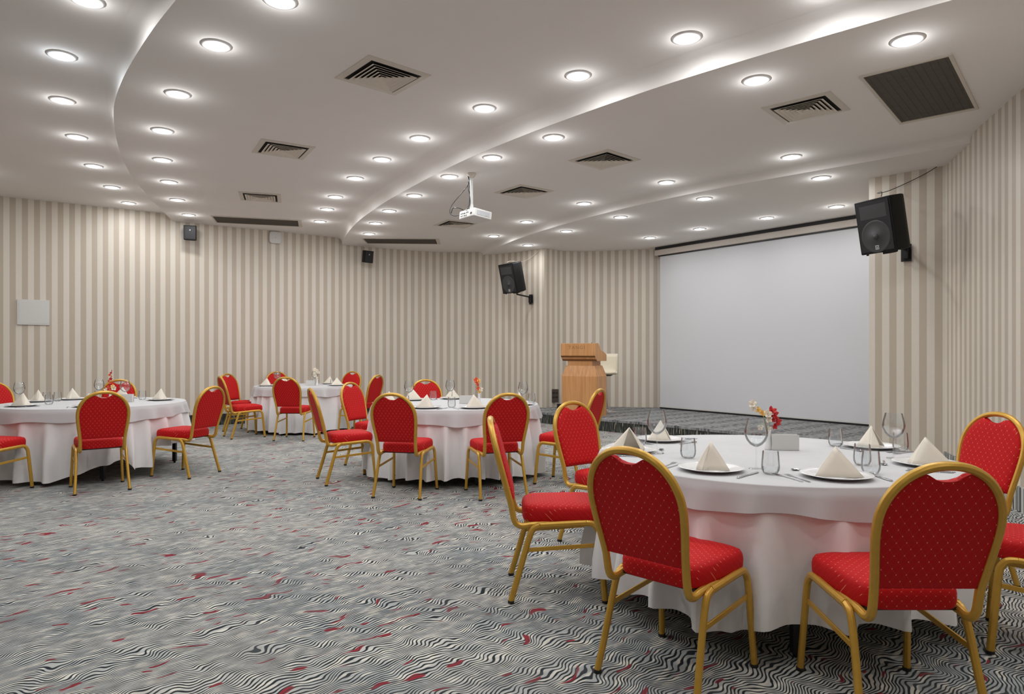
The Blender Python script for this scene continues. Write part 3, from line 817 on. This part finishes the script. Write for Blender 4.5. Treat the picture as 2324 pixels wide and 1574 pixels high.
vase(1.475, 3.88, 'white bud vase with cream, yellow and dark red blossoms on the near table',
     [[(0, 0, .03), (-.004, 0, .12), (-.03, -.005, .19), (-.085, -.01, .245), (-.105, -.01, .25)], [(0, 0, .03), (.004, 0, .12), (.012, 0, .19), (.02, 0, .22)], [(0, 0, .03), (-.01, 0, .12), (-.035, 0, .15), (-.055, 0, .13)]],
     [((-.095, -.01, .262), (-.3, -1, .3), .026, M_WPET), ((-.088, -.01, .238), (-.2, -1, -.4), .022, M_WPET), ((-.062, -.01, .228), (-.3, -1, .3), .020, M_YPET), ((-.040, -.01, .210), (-.1, -1, .2), .022, M_YPET),
      ((-.008, -.015, .205), (-.2, -1, .2), .026, M_WPET), ((-.004, -.01, .175), (.2, -1, .0), .024, M_WPET), ((.018, -.005, .222), (.2, -.8, .5), .028, M_RPET), ((.035, 0, .200), (.5, -.8, .1), .028, M_RPET), ((.020, 0, .180), (.2, -1, 0), .028, M_RPET),
      ((.050, 0, .160), (.6, -1, -.1), .028, M_RPET), ((.035, 0, .140), (.5, -1, -.5), .026, M_RPET), ((-.045, 0, .128), (-.2, -1, -.3), .020, M_WPET), ((.0, 0, .118), (.1, -1, .3), .018, M_WPET)], 3)
vase(-.36, 7.38, 'slim white vase with a single orange red blossom stem on the centre table',
     [[(0, 0, .03), (.004, 0, .12), (-.004, 0, .20), (-.028, 0, .26)]],
     [((-.030, 0, .255), (-.3, -1, .4), .034, M_OPET), ((-.022, -.01, .235), (0, -1, .2), .032, M_OPET), ((-.004, -.01, .248), (.5, -1, .2), .026, M_YPET), ((-.012, -.01, .205), (-.1, -1, 0), .020, M_OPET), ((-.008, -.01, .165), (-.1, -1, 0), .026, M_OPET), ((.018, -.01, .155), (.4, -1, 0), .028, M_WPET), ((.004, -.01, .135), (0, -1, -.2), .024, M_YPET)], 5)
tall = [((.014*math.sin(k*2.1)+.004*k*.3, -.008, .12+.0225*k), (math.sin(k*2.4), -1, .3), .030-.0017*k, M_OPET if k % 3 else M_RPET) for k in range(11)]
vase(-4.60, 7.72, 'white vase with a tall spiky red flower on the left table',
     [[(0, 0, .03), (0, 0, .15), (.008, 0, .25), (.016, 0, .37)]], tall+[((-.04, -.01, .13), (-.5, -1, .2), .03, M_WPET), ((.045, -.01, .15), (.5, -1, .3), .032, M_WPET), ((.035, -.01, .17), (.4, -1, .6), .026, M_YPET)], 8)
vase(-3.30, 11.42, 'white vase with a cream blossom stem on the far table',
     [[(0, 0, .03), (-.01, 0, .14), (-.03, 0, .22), (-.005, 0, .27)]],
     [((-.03, -.01, .27), (-.2, -1, .4), .036, M_WPET), ((.0, -.01, .25), (.3, -1, .2), .034, M_WPET), ((.02, -.01, .225), (.5, -1, -.2), .030, M_WPET), ((-.035, -.01, .21), (-.4, -1, 0), .028, M_WPET), ((-.02, -.01, .17), (-.2, -1, 0), .026, M_WPET), ((0, -.01, .135), (.1, -1, 0), .024, M_WPET)], 9)

# ------------------------------------------------------------------ projector
pj = empty('ceiling_projector', (-.49, 8.18, Z2)); tag(pj, 'white projector hanging on a pole from the ceiling with loose black cables', 'projector')
MB().lathe([(.0001, 0), (.055, 0), (.055, -.02), (.035, -.045), (.022, -.06), (.0001, -.06)], 20).build('ceiling_flange', M_CREAM, pj, smooth=True)
MB().lathe([(.0001, -.06), (.019, -.06), (.019, -.40), (.0001, -.40)], 16).build('pole', M_WPLAST, pj, smooth=True)
MB().box(-.022, .022, -.022, .022, -.445, -.385).box(-.07, .07, -.05, .05, -.452, -.443).build('mount_plate', M_WPLAST, pj, bevel=.003)
a = face_rot(.80, .60); RP = Matrix.Translation((.045, .03, -.51)) @ Matrix.Rotation(a, 4, 'Z') @ Matrix.Rotation(math.radians(-6), 4, 'X')
# body: local +y is the lens side, -y the socket side
bo = MB().box(-.165, .165, -.13, .13, -.05, .05, RP).build('body', M_WPLAST, pj, bevel=.012)
MB().box(.166, .168, -.095, .095, -.026, .030, RP).build('side_vent', M_GPLAST, pj)
mb = MB()
for k in range(6): mb.box(.168, .1695, -.09, .09, -.022+k*.009, -.019+k*.009, RP)
mb.build('vent_slats', M_GPLAST, pj)
mb = MB()
for (x, z, w_, h) in [(-.12, .012, .022, .010), (-.085, .012, .022, .010), (-.045, .010, .030, .012), (.0, .012, .012, .012), (.03, .012, .012, .012), (-.115, -.018, .018, .012), (-.08, -.018, .012, .012), (-.04, -.02, .028, .010), (.0, -.02, .012, .012), (.10, -.010, .034, .024)]:
    mb.box(x-w_/2, x+w_/2, -.1325, -.130, z-h/2, z+h/2, RP)
mb.build('sockets', M_BLACKM, pj)
MB().lathe([(.0001, .012), (.03, .012), (.036, .008), (.038, -.01)], 24, RP @ Matrix.Translation((-.08, .13, 0)) @ Matrix.Rotation(-PI/2, 4, 'X')).build('lens_ring', M_GPLAST, pj, smooth=True)
for nm, P in (('cable', [(-.045, 0, -.005), (-.03, -.02, -.09), (-.055, -.03, -.17), (-.16, -.05, -.30), (-.245, -.06, -.42), (-.255, -.08, -.50), (-.20, -.12, -.54), (-.15, -.10, -.525)]),
              ('cable', [(-.05, 0, -.004), (-.035, -.015, -.08), (-.022, -.03, -.2), (-.025, -.03, -.36), (-.045, -.03, -.43)]),
              ('cable', [(-.03, 0, -.06), (-.045, -.02, -.16), (-.02, -.035, -.28), (-.018, -.04, -.40), (-.05, -.06, -.445)]),
              ('cable', [(-.24, -.08, -.50), (-.21, -.14, -.45), (-.14, -.15, -.455), (-.09, -.11, -.47)])):
    MB().sweep([tuple(p) for p in crom(P, 6)], circ(.0042, 8)).build(nm, M_BLACKM, pj, smooth=True)

# ------------------------------------------------------------------ speakers
def speaker(x, y, z, f, tilt, W, H, D, label, big=True, br=None, g='wall loudspeakers'):
    """local +y is the front; tilt pitches the front down"""
    nm = 'wall_loudspeaker'
    r = empty(nm, (x, y, z)); tag(r, label, 'loudspeaker', g)
    R_ = Matrix.Rotation(face_rot(*f), 4, 'Z') @ Matrix.Rotation(-math.radians(tilt), 4, 'X')
    w, h, d = W/2, H/2, D/2
    # cabinet tapers to the back
    out = [(-w, d), (w, d), (w*1.0, -d*.1), (w*.62, -d), (-w*.62, -d), (-w, -d*.1)]
    MB().prism(out, -h, h, R_).build('cabinet', M_BLACKP, r, bevel=.012 if big else .006)
    e = .022 if big else .012
    MB().box(-w+e, w-e, d, d+.006, -h+e, h-e, R_).build('grille', M_GRILLE, r, bevel=.002)
    if big:
        cz = -h*.38; q = R_ @ Matrix.Translation((0, d+.006, cz)) @ Matrix.Rotation(-PI/2, 4, 'X')
        MB().lathe([(.0001, .004), (.03, .0035), (.032, .001), (w*.72, .001), (w*.78, .003), (w*.80, .0)], 40, q).build('woofer', M_CONE, r, smooth=True)
        MB().lathe([(.0001, .022), (.018, .018), (.030, .008), (.033, .002)], 24, q).build('dust_cap', M_CONE, r, smooth=True)
        mb = MB(); mb.add([R_ @ Vector(p) for p in [(-w*.72, d+.0065, h*.80), (w*.72, d+.0065, h*.80), (w*.72, d+.0065, h*.30), (-w*.72, d+.0065, h*.30), (-.03, d+.0075, h*.58), (.03, d+.0075, h*.58)]],
                          [(0, 4, 3), (1, 2, 5), (3, 4, 5, 2), (0, 1, 5, 4)]); mb.build('horn', M_CONE, r)
        b = MB(); b.box(-.022, .022, d+.006, d+.010, -h*.86, -h*.86+.044, R_); b.build('badge', M_GPLAST, r)
        b = MB(); b.box(-.015, .015, d+.010, d+.0112, -h*.86+.009, -h*.86+.036, R_); b.build('badge_field', M_BLACKM, r)
        b = MB(); b.box(-.010, -.006, d+.0112, d+.0122, -h*.86+.014, -h*.86+.030, R_).box(-.010, .008, d+.0112, d+.0122, -h*.86+.013, -h*.86+.018, R_).box(.001, .007, d+.0112, d+.0122, -h*.86+.018, -h*.86+.030, R_); b.build('badge_mark', M_WPLAST, r)
        for s in (-1, 1): MB().lathe([(.0001, -.016), (.012, -.016), (.014, 0)], 12, R_ @ Matrix.Translation((s*w*.8, d*.7, -h))).build('foot', M_CAP, r)
    else:
        q = R_ @ Matrix.Translation((0, d+.006, h*.35)) @ Matrix.Rotation(-PI/2, 4, 'X')
        MB().lathe([(.0001, .004), (.010, .003), (.012, 0)], 16, q).build('tweeter', M_GPLAST, r, smooth=True)
    if br:   # (wall point offset from the speaker origin, wall normal angle)
        (ox, oy, oz), (nx, ny) = br
        Wm = Matrix.Translation((ox, oy, oz)) @ Matrix.Rotation(face_rot(nx, ny), 4, 'Z')
        k = 1 if big else .45
        MB().box(-.055*k, .055*k, 0, .010, -.10*k, .10*k, Wm).build('wall_plate', M_BLACKM, r, bevel=.003)
        if big:
            MB().box(-.03, .03, .010, .05, -.07, .07, Wm).build('hinge_block', M_BLACKM, r, bevel=.004)
            mb = MB()
            for s in (-1, 1):
                for u in (-1, 1): mb.lathe([(.0001, .013), (.006, .013), (.006, .009)], 10, Wm @ Matrix.Translation((s*.043, 0, u*.085)) @ Matrix.Rotation(-PI/2, 4, 'X'))
            mb.build('bolts', M_CHROME, r)
        st = Wm @ Vector((0, .045 if big else .005, .045 if big else 0)); en = R_ @ Vector((0, -.02 if big else -d, -h-.022 if big else 0))
        MB().sweep([st, Vector((en.x, en.y, st.z*.5+en.z*.5)) if big else (st+en)/2, en], circ(.016*k, 10), up=(0, 0, 1)).build('arm', M_BLACKM, r, smooth=True)
        if big: MB().box(-.05, .05, -.06, .04, -h-.026, -h-.001, R_).build('mounting_block', M_BLACKM, r, bevel=.003)
    return r
# right: hangs off the pilaster
wp = Vector((4.596, 7.849, 2.47)); sp = Vector((4.09, 7.385, 2.715))
speaker(*sp, (-.92, -.39), 11.5, .44, .585, .33, 'big black loudspeaker on a wall arm at the upper right of the screen', True, ((wp.x-sp.x-.01, wp.y-sp.y-.01, wp.z-sp.z), (-.71, -.70)))
wp = Vector((.41, 13.81, 2.40)); sp = Vector((.03, 13.36, 2.80))
speaker(*sp, (-.72, -.69), 14, .42, .58, .33, 'big black loudspeaker on a wall arm above the lectern on the left', True, ((wp.x-sp.x-.02, wp.y-sp.y-.03, wp.z-sp.z), (-.69, -.72)))
sp = Vector((-5.62, 11.78, 3.40)); speaker(*sp, (.35, -.94), 4, .20, .25, .16, 'small black speaker high on the back wall at the left', False, ((-.02, .20, .04), (.56, -.83)), 'small wall speakers')
sp = Vector((-2.93, 13.62, 3.25)); speaker(*sp, (.70, -.72), 8, .20, .24, .16, 'small black speaker tilted on the back wall above the centre', False, ((-.05, .20, .04), (.5, -.86)), 'small wall speakers')
# thin leads of the two big loudspeakers
o = MB().sweep([tuple(p) for p in crom([(4.0, 7.30, 3.0), (4.02, 7.33, 3.06), (4.2, 7.75, 3.14), (4.45, 7.92, 3.22), (4.68, 7.72, 3.33), (4.79, 7.60, 3.405)], 6)], circ(.004, 6)).build('speaker_lead', M_BLACKM, smooth=True)
tag(o, 'thin black lead looping from the right loudspeaker up to the ceiling', 'cable')
o = MB().sweep([tuple(p) for p in crom([(-.1, 13.3, 3.09), (-.02, 13.4, 3.13), (.2, 13.7, 3.16), (.38, 13.74, 3.25), (.55, 13.6, 3.38), (.57, 13.58, 3.405)], 6)], circ(.004, 6)).build('speaker_lead', M_HOUSE, smooth=True)
tag(o, 'thin pale lead from the left loudspeaker to the ceiling corner', 'cable')

# ------------------------------------------------------------------ things on the back wall
def wall_frame(x, y, z, nx, ny):
    return Matrix.Translation((x, y, z)) @ Matrix.Rotation(face_rot(nx, ny), 4, 'Z')
W_ = wall_frame(-4.50, 12.80, 3.49, .56, -.83)
r = empty('access_point'); r.matrix_world = W_; tag(r, 'white rounded square box high on the back wall below the long grille', 'wireless box')
out = []
for k in range(32):
    a = 2*PI*k/32; c, s = math.cos(a), math.sin(a)
    out.append((math.copysign(abs(c)**.45, c)*.112, math.copysign(abs(s)**.45, s)*.112))
RX = Matrix.Rotation(-PI/2, 4, 'X')
MB().prism(out, 0, .045, RX).build('casing', M_WPLAST, r, bevel=.010)
MB().lathe([(.0001, .050), (.010, .049), (.012, .045)], 16, RX).build('status_disc', M_GPLAST, r)
W_ = wall_frame(-7.60, 10.705, 1.95, .58, -.81)
r = empty('wall_panel'); r.matrix_world = W_; tag(r, 'blank white access panel on the striped wall at the far left', 'wall panel')
MB().box(-.21, .21, .0, .018, -.20, .20).build('cover', M_WPLAST, r, bevel=.004)
MB().box(-.185, .185, .018, .021, -.175, .175).build('door_leaf', M_WPLAST, r, bevel=.001)
r = empty('socket_panel'); r.matrix_world = wall_frame(.85, 13.74, .435, -.05, -1) @ Matrix.Rotation(math.radians(0), 4, 'Z')
tag(r, 'dark brown panel with six socket holes low on the wall beside the lectern', 'socket panel')
MB().box(-.10, .10, .02, .035, -.135, .135).box(-.085, .085, .0, .02, -.12, .12).build('face_plate', M_SOCK, r, bevel=.003)
for k in range(6):
    MB().lathe([(.0001, .0), (.018, 0), (.021, .003), (.021, 0)], 16, Matrix.Translation((-.06+.06*(k % 3), .035, .06-.09*(k//3))) @ RX).build('socket', M_CAP, r)
r = empty('floor_connector_box', (1.0, 13.45, .20), .1); tag(r, 'small black connector box with a white plug on the platform floor', 'connector box')
MB().box(-.10, .06, -.05, .05, 0, .09).build('box', M_BLACKM, r, bevel=.004)
MB().box(.065, .11, -.03, .03, 0, .10).build('plug', M_WPLAST, r, bevel=.004)

# ------------------------------------------------------------------ lectern
lc = empty('lectern', (1.28, 11.95, .20), face_rot(-.50, -.866)); tag(lc, 'orange wooden lectern with slanted top standing on the platform', 'lectern')
# local +y faces the audience
def frust(mb, w0, d0, z0, w1, d1, z1, c=.0):
    v = []
    for (w_, d_, z_) in ((w0, d0, z0), (w1, d1, z1)):
        v += [(-w_+c, -d_, z_), (w_-c, -d_, z_), (w_, -d_+c, z_), (w_, d_-c, z_), (w_-c, d_, z_), (-w_+c, d_, z_), (-w_, d_-c, z_), (-w_, -d_+c, z_)]
    mb.add(v, [(0, 1, 2, 3, 4, 5, 6, 7)[::-1], tuple(range(8, 16))]+[(k, (k+1) % 8, 8+(k+1) % 8, 8+k) for k in range(8)])
    return mb
frust(MB(), .335, .25, 0, .335, .25, .70, .03).build('body', M_WOOD, lc)
frust(MB(), .335, .25, .70, .27, .205, .885, .03).build('shoulder', M_WOOD, lc)
frust(MB(), .235, .19, .885, .235, .19, .97, .01).build('neck', M_WOOD, lc)
sidep = [(.24, 1.005), (.28, 1.06), (.28, 1.27), (.22, 1.275), (.13, 1.275), (.02, 1.15), (-.10, 1.13), (-.24, 1.075), (-.24, .965), (-.20, .965), (.18, .965)]
mb = MB(); n = len(sidep)
for x in (-.325, .325): mb.v += [(x, y, z) for y, z in sidep]
mb.f = [tuple(range(n)), tuple(range(n, 2*n))[::-1]]+[(k, (k+1) % n, n+(k+1) % n, n+k) for k in range(n)]
mb.build('desk_box', M_WOOD, lc)
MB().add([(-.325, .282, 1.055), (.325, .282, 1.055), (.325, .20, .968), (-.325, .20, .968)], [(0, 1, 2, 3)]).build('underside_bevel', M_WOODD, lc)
tx = bpy.data.curves.new('lettering_outline', 'FONT'); tx.body = 'TANGI'; tx.size = .085; tx.extrude = .001; tx.align_x = 'CENTER'; tx.space_character = 1.3
tmp = bpy.data.objects.new('lettering_outline', tx); sc.collection.objects.link(tmp); bpy.context.view_layer.update()
me = bpy.data.meshes.new_from_object(tmp.evaluated_get(bpy.context.evaluated_depsgraph_get())); bpy.data.objects.remove(tmp)
me.materials.clear(); me.materials.append(simple('faded_wood_lettering', (.36, .17, .06), .5))
to = link(bpy.data.objects.new('lettering', me), lc)
to.location = (.02, .2815, 1.175); to.rotation_euler = (PI/2, 0, PI)
MB().lathe([(.0001, .012), (.006, .01), (.009, 0)], 10, Matrix.Translation((-.23, .20, 1.275))).build('microphone_socket', M_CAP, lc)

# bar stool behind the lectern
bs = empty('bar_stool', (1.77, 12.65, .20), face_rot(-.25, -.97)); tag(bs, 'cream bar stool on a chrome column behind the lectern', 'stool')
MB().lathe([(.0001, 0), (.20, 0), (.205, .006), (.17, .016), (.04, .03), (.03, .05), (.0001, .05)], 36).build('base_disc', M_CHROME, bs, smooth=True)
MB().lathe([(.0001, .04), (.028, .04), (.028, .45), (.020, .452), (.020, .68), (.0001, .68)], 20).build('column', M_CHROME, bs, smooth=True)
MB().lathe([(.0001, .675), (.09, .675), (.13, .70), (.0001, .70)], 20).build('seat_mount', M_BLACKM, bs, smooth=True)
mb = MB(); prof = [(.19, .735), (.10, .715), (0, .71), (-.10, .715), (-.165, .74), (-.20, .80), (-.215, .90), (-.225, 1.02), (-.232, 1.09)]
for (y, z) in prof:
    for k in range(9):
        s = -1+k/4; mb.v.append((s*.195*(1 if z < .9 else 1), y+.05*(s*s)*(1 if z > .76 else 0), z+.012*s*s*(1 if z < .76 else 0)))
for i in range(len(prof)-1):
    for k in range(8): mb.f.append((9*i+k, 9*i+k+1, 9*i+10+k, 9*i+9+k))
mb.build('seat_shell', M_BEIGE, bs, smooth=True, solid=.035, fix=False)
